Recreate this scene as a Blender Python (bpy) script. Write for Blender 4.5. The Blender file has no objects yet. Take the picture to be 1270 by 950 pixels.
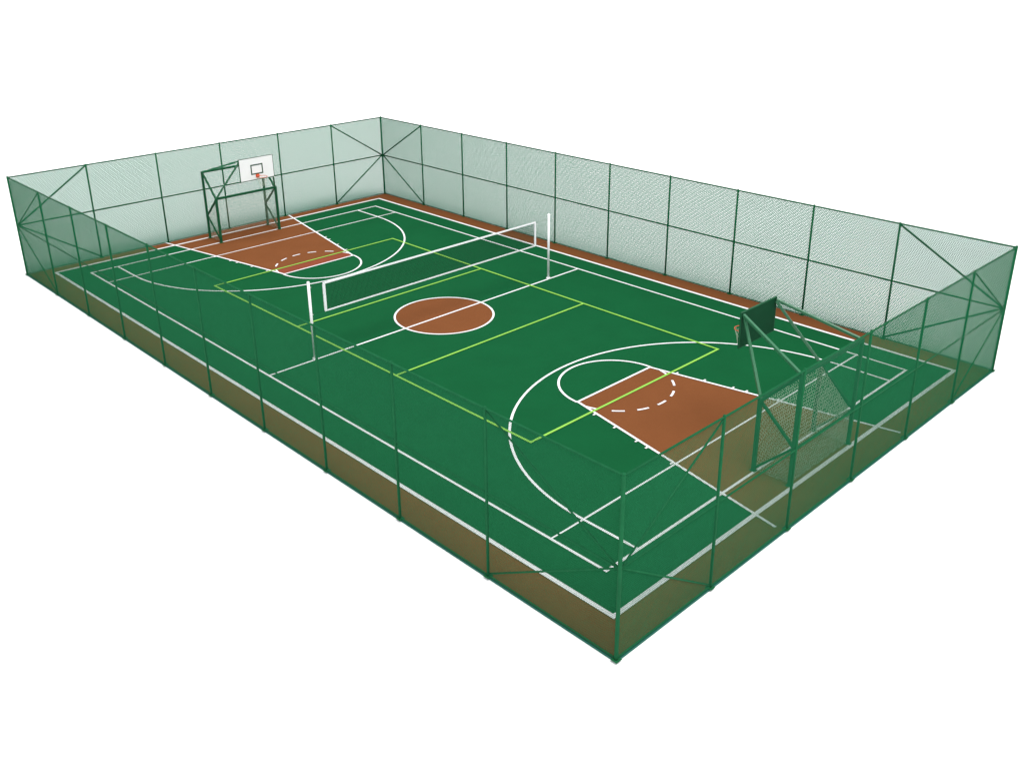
import bpy, bmesh, math, random
import numpy as np
from mathutils import Vector, Matrix
R = math.radians
random.seed(7)
S = bpy.context.scene
COL = S.collection

# ------------------------------------------------------------------ helpers
def nmat(name, rgb, rough=0.6, spec=0.3, var=0.0, scale=3.0, fine=0.0, fscale=60.0, metal=0.0, bump=0.0, dirt=None):
    m = bpy.data.materials.new(name); m.use_nodes = True
    nt = m.node_tree; N = nt.nodes; L = nt.links
    b = N['Principled BSDF']
    b.inputs['Roughness'].default_value = rough
    b.inputs['Specular IOR Level'].default_value = spec
    b.inputs['Metallic'].default_value = metal
    tc = N.new('ShaderNodeTexCoord')
    n1 = N.new('ShaderNodeTexNoise'); n1.inputs['Scale'].default_value = scale; n1.inputs['Detail'].default_value = 6
    n2 = N.new('ShaderNodeTexNoise'); n2.inputs['Scale'].default_value = fscale; n2.inputs['Detail'].default_value = 3
    L.new(tc.outputs['Object'], n1.inputs['Vector']); L.new(tc.outputs['Object'], n2.inputs['Vector'])
    def mr(src, v):
        r = N.new('ShaderNodeMapRange'); r.inputs['From Min'].default_value = 0.25; r.inputs['From Max'].default_value = 0.75
        r.inputs['To Min'].default_value = 1 - v; r.inputs['To Max'].default_value = 1 + v
        L.new(src, r.inputs['Value']); return r.outputs['Result']
    mu = N.new('ShaderNodeMath'); mu.operation = 'MULTIPLY'
    L.new(mr(n1.outputs['Fac'], var), mu.inputs[0]); L.new(mr(n2.outputs['Fac'], fine), mu.inputs[1])
    vs = N.new('ShaderNodeVectorMath'); vs.operation = 'SCALE'
    vs.inputs[0].default_value = rgb
    L.new(mu.outputs[0], vs.inputs['Scale'])
    out = vs.outputs['Vector']
    if dirt:                                        # worn, dusty blotches with a shape of their own
        n3 = N.new('ShaderNodeTexNoise'); n3.inputs['Scale'].default_value = dirt[1]; n3.inputs['Detail'].default_value = 8
        L.new(tc.outputs['Object'], n3.inputs['Vector'])
        rp = N.new('ShaderNodeMapRange'); rp.inputs['From Min'].default_value = 0.55; rp.inputs['From Max'].default_value = 0.8
        rp.inputs['To Min'].default_value = 0; rp.inputs['To Max'].default_value = dirt[2]
        L.new(n3.outputs['Fac'], rp.inputs['Value'])
        mx = N.new('ShaderNodeMix'); mx.data_type = 'RGBA'
        L.new(rp.outputs['Result'], mx.inputs['Factor']); L.new(out, mx.inputs['A'])
        mx.inputs['B'].default_value = (*dirt[0], 1)
        out = mx.outputs['Result']
    L.new(out, b.inputs['Base Color'])
    if bump:
        bp = N.new('ShaderNodeBump'); bp.inputs['Strength'].default_value = bump; bp.inputs['Distance'].default_value = 0.01
        L.new(n2.outputs['Fac'], bp.inputs['Height']); L.new(bp.outputs['Normal'], b.inputs['Normal'])
    return m

def finish(name, bm, mat, parent=None, smooth=False):
    me = bpy.data.meshes.new(name); bm.to_mesh(me); bm.free()
    me.materials.append(mat)
    if smooth:
        for p in me.polygons: p.use_smooth = True
    o = bpy.data.objects.new(name, me); COL.objects.link(o)
    if parent: o.parent = parent
    return o

def thing(name, label, cat, loc=(0, 0, 0), rz=0, group=None):
    o = bpy.data.objects.new(name, None); COL.objects.link(o)
    o.empty_display_size = 0.3
    o.location = loc; o.rotation_euler = (0, 0, rz); o['label'] = label; o['category'] = cat
    if group: o['group'] = group
    return o

def struct(name, bm, mat):
    o = finish(name, bm, mat); o['kind'] = 'structure'; return o

def tube(bm, a, b, r, n=10, r2=None):
    a = Vector(a); b = Vector(b); d = (b - a)
    z = d.normalized(); x = z.orthogonal().normalized(); y = z.cross(x)
    r2 = r if r2 is None else r2
    A = []; B = []
    for i in range(n):
        t = 2 * math.pi * (i + 0.5) / n; q = x * math.cos(t) + y * math.sin(t)
        A.append(bm.verts.new(a + q * r)); B.append(bm.verts.new(b + q * r2))
    for i in range(n):
        j = (i + 1) % n; bm.faces.new((A[i], A[j], B[j], B[i]))
    bm.faces.new(A[::-1]); bm.faces.new(B)
    return bm

def bar(bm, a, b, w, h=None, up=(0, 0, 1), bevel=0.006):
    """square section bar between two points"""
    h = w if h is None else h
    a = Vector(a); b = Vector(b); z = (b - a).normalized(); up = Vector(up)
    if abs(z.dot(up)) > 0.98: up = Vector((1, 0, 0))
    x = z.cross(up).normalized(); y = x.cross(z)
    c = min(bevel, w * .3, h * .3)
    prof = [(-w/2+c, -h/2), (w/2-c, -h/2), (w/2, -h/2+c), (w/2, h/2-c), (w/2-c, h/2), (-w/2+c, h/2), (-w/2, h/2-c), (-w/2, -h/2+c)]
    A = [bm.verts.new(a + x*p + y*q) for p, q in prof]; B = [bm.verts.new(b + x*p + y*q) for p, q in prof]
    n = len(prof)
    for i in range(n):
        j = (i+1) % n; bm.faces.new((A[i], A[j], B[j], B[i]))
    bm.faces.new(A[::-1]); bm.faces.new(B)
    return bm

def box(bm, lo, hi):
    v = [bm.verts.new((x, y, z)) for z in (lo[2], hi[2]) for y in (lo[1], hi[1]) for x in (lo[0], hi[0])]
    for f in ((0,2,3,1),(4,5,7,6),(0,1,5,4),(2,6,7,3),(0,4,6,2),(1,3,7,5)):
        bm.faces.new([v[i] for i in f])
    return bm

def poly(bm, pts, z):
    f = bm.faces.new([bm.verts.new((x, y, z)) for x, y in pts])
    f.normal_update()
    if f.normal.z < 0: f.normal_flip()

def torus(bm, c, r, t, n=32, m=8):
    rows = []
    for i in range(n):
        a = 2*math.pi*i/n; row = []
        for j in range(m):
            b = 2*math.pi*j/m; q = r + t*math.cos(b)
            row.append(bm.verts.new((c[0]+q*math.cos(a), c[1]+q*math.sin(a), c[2]+t*math.sin(b))))
        rows.append(row)
    for i in range(n):
        for j in range(m):
            bm.faces.new((rows[i][j], rows[(i+1) % n][j], rows[(i+1) % n][(j+1) % m], rows[i][(j+1) % m]))

def net_quad(bm, p00, p10, p11, p01, s, d, diagonal=True, n=4, off=0.0, jit=0.0):
    """net of thin cords stretched over the quad p00-p10-p11-p01 (u along p00->p10, v up)"""
    p00, p10, p11, p01 = map(Vector, (p00, p10, p11, p01))
    W = ((p10-p00).length + (p11-p01).length)/2; H = ((p01-p00).length + (p11-p10).length)/2
    nor = (p10-p00).cross(p01-p00).normalized()
    def P(u, v, k=0):
        u /= W; v /= H
        return (p00*(1-u) + p10*u)*(1-v) + (p01*(1-u) + p11*u)*v + nor*k
    if diagonal:
        st = s*math.sqrt(2)
        for sg in (1, -1):
            k = -H if sg == 1 else 0.0
            k = math.floor(k/st)*st + st*0.5
            lim = W if sg == 1 else W + H
            while k < lim:
                kj = k + random.uniform(-jit, jit)*st; kk = kj + random.uniform(-jit, jit)*st*.5
                if sg == 1: u0, u1 = kj, kk+H
                else: u0, u1 = kj, kk-H
                v0, v1 = 0.0, H
                if u0 < 0: v0 += -u0; u0 = 0
                if u0 > W and sg == 1: k += st; continue
                if sg == 1 and u1 > W: v1 -= u1-W; u1 = W
                if sg == -1:
                    if u0 > W: v0 += u0-W; u0 = W
                    if u1 < 0: v1 -= -u1; u1 = 0
                if v1-v0 > d: tube(bm, P(u0, v0, off+sg*d*.45), P(u1, v1, off+sg*d*.45), d/2, n)
                k += st
    else:
        for i in range(1, int(W/s)+1):
            tube(bm, P(min(i*s, W), 0, d*.45), P(min(i*s, W), H, d*.45), d/2, n)
        for i in range(1, int(H/s)+1):
            tube(bm, P(0, min(i*s, H), -d*.45), P(W, min(i*s, H), -d*.45), d/2, n)

def hex_net(name, quads, p, d, jit, mat, parent, seed=1):
    """honeycomb netting: slightly uneven cells of thin three-sided cords stretched over quads (p00, p10, p11, p01)"""
    rng = np.random.default_rng(seed); VV = []; FF = []; base = 0
    for q in quads:
        P = [np.array(c, float) for c in q]
        W = (np.linalg.norm(P[1]-P[0]) + np.linalg.norm(P[2]-P[3]))/2; H = (np.linalg.norm(P[3]-P[0]) + np.linalg.norm(P[2]-P[1]))/2
        a = p/math.sqrt(3); ry = 1.5*a
        nx, ny = int(W/p)+3, int(H/ry)+3
        # honeycomb nodes: row j has nodes at x = (i + (j%2)/2) p, lower node A and upper node B joined by a vertical cord of length a
        I, J = np.meshgrid(np.arange(nx), np.arange(ny), indexing='ij')
        X = (I - 1 + 0.5*(J % 2))*p; Y = (J - 1)*ry
        A = np.stack([X, Y], -1) + rng.uniform(-jit, jit, (nx, ny, 2))*p
        B = np.stack([X, Y + a], -1) + rng.uniform(-jit, jit, (nx, ny, 2))*p
        e0 = [A.reshape(-1, 2)]; e1 = [B.reshape(-1, 2)]
        for j in range(ny-1):
            o = j % 2                                  # B(i, j) meets A(i-1+o, j+1) and A(i+o, j+1)
            for k in (o-1, o):
                lo, hi = max(0, -k), min(nx, nx-k)
                e0.append(B[lo:hi, j]); e1.append(A[lo+k:hi+k, j+1])
        e0 = np.concatenate(e0); e1 = np.concatenate(e1)
        lim = np.array([W, H])
        ok = ((np.minimum(e0, e1) < lim).all(1) & (np.maximum(e0, e1) > 0).all(1))
        e0 = np.clip(e0[ok], 0, lim); e1 = np.clip(e1[ok], 0, lim)
        ok = np.linalg.norm(e1-e0, axis=1) > d*.3; e0 = e0[ok]; e1 = e1[ok]
        def to3(uv):
            u = uv[:, :1]/W; v = uv[:, 1:]/H
            return (P[0]*(1-u) + P[1]*u)*(1-v) + (P[3]*(1-u) + P[2]*u)*v
        a3, b3 = to3(e0), to3(e1)
        n = np.cross(P[1]-P[0], P[3]-P[0]); n /= np.linalg.norm(n)
        t = b3-a3; t /= np.linalg.norm(t, axis=1)[:, None]; sd = np.cross(t, n)
        r = d/2; offs = [(-1.0, -.55), (1.0, -.55), (0.0, .75)]
        ring = lambda c, s: np.stack([c + sd*(r*x) + n*(r*y) + t*(s*r*.5) for x, y in offs], 1)
        V = np.concatenate([ring(a3, -1), ring(b3, 1)], 1).reshape(-1, 3)
        k = np.arange(len(a3))[:, None]*6 + base
        F = np.concatenate([np.stack([k[:, 0]+i, k[:, 0]+(i+1) % 3, k[:, 0]+3+(i+1) % 3, k[:, 0]+3+i], 1) for i in range(3)])
        VV.append(V); FF.append(F); base += len(V)
    V = np.concatenate(VV); F = np.concatenate(FF)
    me = bpy.data.meshes.new(name)
    me.vertices.add(len(V)); me.vertices.foreach_set('co', V.astype(np.float32).ravel())
    me.loops.add(F.size); me.loops.foreach_set('vertex_index', F.astype(np.int32).ravel())
    me.polygons.add(len(F)); me.polygons.foreach_set('loop_start', np.arange(0, F.size, 4, dtype=np.int32))
    me.update(calc_edges=True); me.materials.append(mat)
    o = bpy.data.objects.new(name, me); COL.objects.link(o); o.parent = parent
    return o

# ------------------------------------------------------------------ materials
M = {}
M['ground'] = nmat('white_ground_screed', (0.92, 0.92, 0.92), 0.9, 0.1, var=0.02, scale=0.4, fine=0.02)
M['slab'] = nmat('brown_acrylic_paint', (0.164, 0.0585, 0.0205), 0.85, 0.04, var=0.05, scale=0.9, fine=0.06, fscale=45, bump=0.15)
M['edge'] = nmat('slab_edge_paint', (0.010, 0.10, 0.07), 0.7, 0.2, var=0.1)
M['green'] = nmat('green_acrylic_paint', (0.0046, 0.080, 0.0262), 0.85, 0.04, var=0.06, scale=0.8, fine=0.07, fscale=45, bump=0.15)
M['key'] = nmat('brown_key_paint', (0.172, 0.0605, 0.0213), 0.85, 0.04, var=0.05, scale=0.9, fine=0.06, fscale=45, bump=0.15)
M['red'] = nmat('red_key_paint', (0.215, 0.055, 0.029), 0.85, 0.04, var=0.06, scale=0.9, fine=0.06, fscale=45)
M['line'] = nmat('white_line_paint', (0.80, 0.80, 0.82), 0.65, 0.2, var=0.05, scale=2.0, fine=0.05)
M['yellow'] = nmat('yellow_line_paint', (0.24, 0.52, 0.070), 0.65, 0.2, var=0.06, scale=2.0, fine=0.05)
M['panel'] = nmat('dark_green_panel_paint', (0.003, 0.046, 0.018), 0.6, 0.08, var=0.08, scale=4)
M['arm'] = nmat('lit_green_steel_tube', (0.030, 0.150, 0.070), 0.25, 0.6, var=0.1, scale=6)  # same green steel, base colour lightened to paint in light caught on arms
M['steel'] = nmat('green_enamel_steel', (0.009, 0.085, 0.034), 0.5, 0.12, var=0.12, scale=5, fine=0.05)
M['post'] = nmat('green_fence_steel', (0.0105, 0.094, 0.037), 0.7, 0.03, var=0.12, scale=5, fine=0.05)
M['fine'] = nmat('fine_green_wire', (0.014, 0.122, 0.053), 0.8, 0.03, var=0.08, scale=4)
M['wire'] = nmat('green_coated_wire', (0.011, 0.235, 0.12), 0.7, 0.06, var=0.08, scale=4)
M['white'] = nmat('white_enamel', (0.85, 0.85, 0.86), 0.4, 0.35, var=0.03, scale=4)
M['tape'] = nmat('white_net_tape', (0.85, 0.85, 0.87), 0.8, 0.15, var=0.04, scale=6)
M['board'] = nmat('white_board_face', (0.88, 0.88, 0.88), 0.45, 0.3, var=0.02, scale=3)
M['target'] = nmat('dark_green_target_paint', (0.03, 0.075, 0.045), 0.5, 0.3, var=0.1)
M['rim'] = nmat('orange_red_rim_paint', (0.62, 0.09, 0.03), 0.45, 0.35, var=0.08, scale=8)
M['cord'] = nmat('pale_net_cord', (0.46, 0.52, 0.42), 0.85, 0.1, var=0.08, scale=8)
M['dark_cord'] = nmat('dark_net_cord', (0.012, 0.040, 0.025), 0.85, 0.1, var=0.1, scale=8)

# ------------------------------------------------------------------ the setting
XN, XF, YN, YF, H = 15.835, -15.665, -9.172, 9.151, 4.09      # fence lines in court coordinates
bm = bmesh.new(); g = 1500
poly(bm, [(-g, -g), (g, -g), (g, g), (-g, g)], -0.05)
struct('ground', bm, M['ground'])
bm = bmesh.new(); e = 0.03
box(bm, (XF-e, YN-e, -0.046), (XN+e, YF+e, -0.004)); struct('court_slab', bm, M['edge'])
e = 0.0
bm = bmesh.new(); poly(bm, [(XF-e, YN-e), (XN+e, YN-e), (XN+e, YF+e), (XF-e, YF+e)], 0.0)
struct('court_border_surface', bm, M['slab'])
OX, OY = 15.01, 8.27
bm = bmesh.new(); poly(bm, [(-OX, -OY), (OX, -OY), (OX, OY), (-OX, OY)], 0.004)
struct('green_court_surface', bm, M['green'])
FX, FY, KX = 8.09, 1.71, 13.93
def ky(x): return FY + (x-FX)*(2.86-FY)/(KX-FX)
XE = 15.64
bm = bmesh.new()
for s in (1, -1):
    poly(bm, [(s*FX, -FY), (s*XE, -ky(XE)), (s*XE, ky(XE)), (s*FX, FY)], 0.008)
struct('brown_key_surface', bm, M['key'])
bm = bmesh.new()
poly(bm, [(-FX-.03, -FY), (-8.79, -ky(8.79)), (-8.79, ky(8.79)), (-FX-.03, FY)], 0.010)
struct('red_key_strip_surface', bm, M['red'])
bm = bmesh.new(); CR = 1.77
poly(bm, [(CR*math.cos(a*math.pi/48), CR*math.sin(a*math.pi/48)) for a in range(96)], 0.008)
struct('centre_circle_surface', bm, M['key'])

lev = [0.011]
def nz():
    lev[0] += 0.0012; return lev[0]
def stroke(bm, pts, w, z, closed=False):
    P = [Vector(p) for p in pts]; n = len(P); Lf = []; Rt = []
    for i in range(n):
        a = P[i-1] if (i > 0 or closed) else None
        b = P[(i+1) % n] if (i < n-1 or closed) else None
        d1 = (P[i]-a).normalized() if a is not None else None
        d2 = (b-P[i]).normalized() if b is not None else None
        if d1 is None: d1 = d2
        if d2 is None: d2 = d1
        n1 = Vector((-d1.y, d1.x)); n2 = Vector((-d2.y, d2.x)); m = (n1+n2).normalized()
        k = (w/2)/max(0.3, m.dot(n1))
        Lf.append(P[i]+m*k); Rt.append(P[i]-m*k)
    vl = [bm.verts.new((p.x, p.y, z)) for p in Lf]; vr = [bm.verts.new((p.x, p.y, z)) for p in Rt]
    for i in range(n if closed else n-1):
        j = (i+1) % n
        f = bm.faces.new((vr[i], vr[j], vl[j], vl[i]))
WO, WI, WT, WY = 0.115, 0.074, 0.056, 0.080
IX, IY, VX, VY, TX = 13.93, 7.24, 8.814, 4.413, 12.266
bm = bmesh.new()
rect = lambda x, y: [(-x, -y), (x, -y), (x, y), (-x, y)]
for s in (1, -1):                                        # service lines
    z = nz(); stroke(bm, [(s*TX, -IY+.03), (s*TX, IY-.03)], WT, z)
stroke(bm, [(0, -IY+.03), (0, IY-.03)], WI, nz())
stroke(bm, rect(IX, IY), WI, nz(), True)
stroke(bm, rect(OX, OY), WO, nz(), True)
z = nz()
for s in (1, -1):                                        # three point lines
    c, r = 12.24, 6.13
    pts = [(s*IX, -r)] + [(s*(c - r*math.sin(a*math.pi/60)), -r*math.cos(a*math.pi/60)) for a in range(0, 61)] + [(s*IX, r)]
    stroke(bm, pts, WI, z)
z = nz()
stroke(bm, [(1.795*math.cos(a*math.pi/48), 1.795*math.sin(a*math.pi/48)) for a in range(96)], WI, z, True)
z = nz()
for s in (1, -1):                                        # half circles at the free throw lines
    r = 1.74
    stroke(bm, [(s*(FX - r*math.sin(a*math.pi/40)), -r*math.cos(a*math.pi/40)) for a in range(0, 41)], WI, z)
    for a in (-72, -47, -23, 0, 23, 47, 72):
        stroke(bm, [(s*(FX + 1.80*math.cos(R(a+q))), 1.80*math.sin(R(a+q))) for q in (-6, -2, 2, 6)], WI*.95, z)
z = nz()
for s in (1, -1):
    stroke(bm, [(s*FX, -FY), (s*FX, FY)], WI, z)
z = nz(); z2 = nz()
for s in (1, -1):                                        # key sides and their lane ticks
    for t in (1, -1):
        stroke(bm, [(s*FX, t*FY), (s*XE, t*ky(XE))], WI*1.05, z)
        for x in (8.97, 9.88, 10.80, 11.22, 12.19):
            stroke(bm, [(s*x, t*(ky(x)+.01)), (s*x, t*(ky(x)+.14))], 0.055, z2)
struct('white_court_lines', bm, M['line'])
bm = bmesh.new()
z = nz()
for x in (2.838, -2.838): stroke(bm, [(x, -VY), (x, VY)], WY, z)
stroke(bm, rect(VX, VY), WY, nz(), True)
struct('yellow_court_lines', bm, M['yellow'])

# ------------------------------------------------------------------ fences
LN = XN-XF; LS = YF-YN
def stations(n, L, a, b):
    return [0.0] + [L*(a+(1-a-b)*i/(n-2)) for i in range(n-1)] + [L]
ZM = 2.09
def make_post(x, ends, parent, rr=0.045):
    b = bmesh.new(); tube(b, (x, 0, 0.012), (x, 0, H), rr, 12)
    p = finish('post', b, M['post'], parent, True)
    b = bmesh.new(); box(b, (x-.08, -.08, 0.0015), (x+.08, .08, 0.014)); finish('base_plate', b, M['post'], p)
    b = bmesh.new(); tube(b, (x, 0, H), (x, 0, H+.02), rr*1.08, 12, rr*.6); finish('cap', b, M['post'], p)
    return p
def fence(label, origin, rz, L, st, corners, pitch, wire, mt, jit):
    rr = 0.031 if mt == 'wire' else 0.021
    t = thing('mesh_fence', label, 'fence', origin, rz, 'green mesh fences enclosing the court')
    for i, x in enumerate(st):
        if 0 < i < len(st)-1 or corners: make_post(x, corners, t, 0.042 if i in (0, len(st)-1) else 0.034)
    m = 0.0 if corners else 0.05
    r = bmesh.new(); tube(r, (m, 0, H-.03), (L-m, 0, H-.03), 0.024, 10); finish('top_rail', r, M['post'], t, True)
    r = bmesh.new(); tube(r, (m, 0, ZM), (L-m, 0, ZM), rr, 10); finish('middle_rail', r, M['post'], t, True)
    r = bmesh.new(); tube(r, (m, 0, 0.03), (L-m, 0, 0.03), 0.018, 10); finish('bottom_rail', r, M['post'], t, True)
    for x0, x1 in ((0.03, st[1]), (L-.03, st[-2])):
        for z1 in (0.06, H-.05):
            r = bmesh.new(); tube(r, (x0, 0, ZM), (x1, 0, z1), rr, 8); finish('brace', r, M['post'], t, True)
    quad = ((m, 0, 0.04), (L-m, 0, 0.04), (L-m, 0, H-.03), (m, 0, H-.03))
    if mt == 'wire': hex_net('netting', [quad], pitch, wire, jit, M[mt], t, int(L*10))
    else:
        b = bmesh.new(); net_quad(b, *quad, pitch, wire, True, 4, 0.0, jit); finish('netting', b, M[mt], t)
    return t
# local +x runs along the fence
stL = stations(10, LN, 0.105, 0.114)
stS = stations(6, LS, 0.168, 0.168)
fence('long green mesh fence closest to the viewer, in front of the whole court', (XF, YN, 0), 0, LN, stL, True, 0.030, 0.0057, 'fine', 0.05)
fence('long green mesh fence on the far side, beyond the farther white volleyball post', (XF, YF, 0), 0, LN, stL, True, 0.060, 0.0268, 'wire', 0.10)
fence('short green mesh fence behind the goal whose white backboard face shows', (XF, YN, 0), R(90), LS, stS, False, 0.060, 0.0268, 'wire', 0.10)
fence('short green mesh fence in front of the goal whose backboard shows its green back', (XN, YN, 0), R(90), LS, stS, False, 0.030, 0.0064, 'fine', 0.05)

# ------------------------------------------------------------------ combined goal and basketball frames
def member(name, a, b, w, parent, mat='steel'):
    q = bmesh.new(); bar(q, a, b, w); return finish(name, q, M[mat], parent)
def goal(label, loc, rz, rear_bar):
    # local frame: +x points to the end of the court, origin on the floor between the front legs
    t = thing('goal_frame', label, 'basketball goal', loc, rz, 'combined basketball and handball goals')
    D, Y, ZF, ZR = 1.04, 1.5, 2.06, 3.10
    BX, BY, BT, BB = -1.17, 0.82, 3.84, 2.88
    w = 0.088
    for s in (-1, 1):
        q = bmesh.new(); bar(q, (0, s*Y, 0.021), (0, s*Y, ZF), w*1.1); box(q, (-.08, s*Y-.08, 0.012), (.08, s*Y+.08, 0.024)); finish('leg', q, M['steel'], t)
        q = bmesh.new(); bar(q, (D, s*Y, 0.021), (D, s*Y, ZR), w); box(q, (D-.08, s*Y-.08, 0.012), (D+.08, s*Y+.08, 0.024)); finish('leg', q, M['steel'], t)
        yy = s*(Y-.012)
        member('brace', (0.03, yy, ZF-.05), (D-.02, yy, ZR-.06), 0.072, t)
        member('brace', (0.03, yy, ZF-.07), (D-.03, yy, 1.10), 0.072, t)
        member('brace', (0.03, yy, 0.10), (D-.03, yy, 1.04), 0.062, t)
        member('arm', (D-.02, s*Y, ZR-.03), (BX+.05, s*(BY-.04), BT-.05), 0.075, t, 'arm')
        member('arm', (0, s*(Y-.02), ZF-.01), (BX+.06, s*(BY-.06), BT-.09), 0.07, t, 'arm')
    member('crossbar', (0, -Y+.04, ZF-.035), (0, Y-.04, ZF-.035), w*1.05, t)
    member('top_bar', (D, -Y+.04, ZR-.04), (D, Y-.04, ZR-.04), w*.95, t)
    if rear_bar: member('net_bar', (D, -Y+.04, 1.02), (D, Y-.04, 1.02), 0.055, t)
    # backboard
    q = bmesh.new(); box(q, (BX-.015, -BY, BB), (BX+.012, BY, BT))
    board = finish('backboard', q, M['board'], t)
    q = bmesh.new(); f = .022
    box(q, (BX-.019, -BY-f, BB-f), (BX+.026, BY+f, BB)); box(q, (BX-.019, -BY-f, BT), (BX+.026, BY+f, BT+f))
    box(q, (BX-.019, -BY-f, BB), (BX+.026, -BY, BT)); box(q, (BX-.019, BY, BB), (BX+.026, BY+f, BT))
    finish('board_frame', q, M['steel'], board)
    q = bmesh.new(); box(q, (BX+.013, -BY, BB), (BX+.024, BY, BT))
    finish('backing_panel', q, M['panel'], board)
    q = bmesh.new(); x0, x1 = BX-.020, BX-.017; a, z0, z1, k = .30, 3.10, 3.55, .055
    box(q, (x0, -a, z0), (x1, a, z0+k)); box(q, (x0, -a, z1-k), (x1, a, z1))
    box(q, (x0, -a, z0+k), (x1, -a+k, z1-k)); box(q, (x0, a-k, z0+k), (x1, a, z1-k))
    finish('target_square', q, M['target'], board)
    # rim
    rx = BX-.40; q = bmesh.new(); torus(q, (rx, 0, 3.05), .23, .011)
    rim = finish('rim', q, M['rim'], t, True)
    q = bmesh.new(); box(q, (BX-.034, -.085, 2.96), (BX-.021, .085, 3.10))
    box(q, (BX-.17, -.07, 3.034), (BX-.034, .07, 3.062)); finish('bracket', q, M['rim'], rim)
    q = bmesh.new(); n = 12
    rings = [(0.226, 3.035), (0.19, 2.92), (0.155, 2.80), (0.135, 2.68), (0.13, 2.62)]
    for i in range(len(rings)-1):
        (r0, z0), (r1, z1) = rings[i], rings[i+1]
        for j in range(n):
            a0 = 2*math.pi*(j+.5*(i % 2))/n
            for sg in (-1, 1):
                a1 = a0 + sg*math.pi/n
                tube(q, (rx+r0*math.cos(a0), r0*math.sin(a0), z0), (rx+r1*math.cos(a1), r1*math.sin(a1), z1), .0028, 5)
    finish('hoop_net', q, M['cord'], rim)
    # goal net: slopes from the crossbar to the back, closed at the sides
    zt = 1.02; y = Y-.05; xb = D-.045
    quads = [((.05, -y, ZF-.06), (.05, y, ZF-.06), (xb, y, zt), (xb, -y, zt)), ((xb, -y, .03), (xb, y, .03), (xb, y, zt), (xb, -y, zt))]
    for s in (-1, 1): quads.append(((.05, s*y, .03), (xb, s*y, .03), (xb, s*y, zt), (.05, s*y, ZF-.06)))
    hex_net('goal_net', quads, 0.085, 0.012 if rear_bar else 0.006, 0.16, M['cord'], t, 5)
    return t
goal('green steel goal showing the white face and orange rim of its backboard', (-13.88, 0.11, 0), R(180), False)
goal('netted green steel goal seen from behind, showing the green back of its backboard', (13.87, 0.13, 0), 0, True)

# ------------------------------------------------------------------ volleyball posts and net
def vpost(label, y):
    t = thing('volleyball_post', label, 'volleyball post', (-0.06, y, 0), 0, 'white volleyball posts')
    q = bmesh.new(); tube(q, (0, 0, .03), (0, 0, 2.66), .046, 16); finish('pole', q, M['white'], t, True)
    q = bmesh.new(); tube(q, (0, 0, 2.66), (0, 0, 2.69), .054, 16, .035); finish('cap', q, M['white'], t)
    q = bmesh.new(); tube(q, (0, 0, .026), (0, 0, .045), .085, 20); finish('base_plate', q, M['white'], t)
    s = 1 if y < 0 else -1
    for z in (2.48, 1.55):
        q = bmesh.new(); torus(q, (0, s*.065, z), .018, .005, 12, 6); finish('hook', q, M['white'], t)
vpost('white volleyball post seen through the long fence, the nearer of the two', -5.49)
vpost('white volleyball post standing clear of the netting, the farther of the two', 5.53)
t = thing('volleyball_net', 'dark volleyball net with white tape edges stretched across the court', 'volleyball net', (-0.06, 0, 0))
y0, y1, z0, z1 = -4.93, 4.77, 1.53, 2.52
q = bmesh.new(); net_quad(q, (0, y0, z0), (0, y1, z0), (0, y1, z1), (0, y0, z1), 0.05, 0.0080, False); finish('netting', q, M['dark_cord'], t)
def tape(a, b):
    q = bmesh.new(); box(q, a, b); finish('tape', q, M['tape'], t)
k = 0.052; th = 0.016
tape((-th, y0-.03, z1-k), (th, y1+.03, z1)); tape((-th, y0-.03, z0), (th, y1+.03, z0+k*.85))
tape((-th, y0-.04, z0+k*.85), (th, y0+.05, z1-k)); tape((-th, y1-.05, z0+k*.85), (th, y1+.04, z1-k))
for ya, yb in ((y0-.03, -5.43), (y1+.03, 5.47)):
    for za, zb in ((z1-.035, 2.48), (z0+.03, 1.55)):
        q = bmesh.new(); tube(q, (0, ya, za), (0, yb, zb), .005, 6); finish('cord', q, M['dark_cord'], t)

# ------------------------------------------------------------------ light, sky, camera
EL, AZ = 72, 102
w = bpy.data.worlds.new('World'); S.world = w; w.use_nodes = True
nt = w.node_tree; bg = nt.nodes['Background']
sky = nt.nodes.new('ShaderNodeTexSky'); sky.sky_type = 'NISHITA'; sky.sun_disc = False
sky.sun_elevation = R(EL); sky.sun_rotation = R(AZ); sky.dust_density = 1.5; sky.air_density = 1.0; sky.ozone_density = 1
hs = nt.nodes.new('ShaderNodeHueSaturation'); hs.inputs['Saturation'].default_value = 0.15
nt.links.new(sky.outputs['Color'], hs.inputs['Color']); nt.links.new(hs.outputs['Color'], bg.inputs['Color'])
bg.inputs['Strength'].default_value = 0.15
sd = bpy.data.lights.new('sun', 'SUN'); sd.energy = 1.3; sd.angle = R(35); sd.color = (1, .97, .92)
so = bpy.data.objects.new('sun', sd); COL.objects.link(so)
so.rotation_euler = Vector((math.sin(R(AZ))*math.cos(R(EL)), math.cos(R(AZ))*math.cos(R(EL)), math.sin(R(EL)))).to_track_quat('Z', 'Y').to_euler()
cd = bpy.data.cameras.new('camera'); co = bpy.data.objects.new('camera', cd); COL.objects.link(co)
cd.sensor_width = 36; cd.sensor_fit = 'HORIZONTAL'; cd.lens = 36*1180.089/1270
cd.shift_y = -82.619/1270; cd.clip_end = 5000
mat = Matrix.Rotation(0.802846, 4, 'Z') @ Matrix.Rotation(1.188628, 4, 'X') @ Matrix.Rotation(-0.007784, 4, 'Z')
co.matrix_world = Matrix.Translation((24.8597, -20.5796, 12.8737)) @ mat
S.camera = co
S.view_settings.view_transform = 'Standard'; S.view_settings.look = 'None'
S.view_settings.gamma = 1; S.view_settings.exposure = 0.79
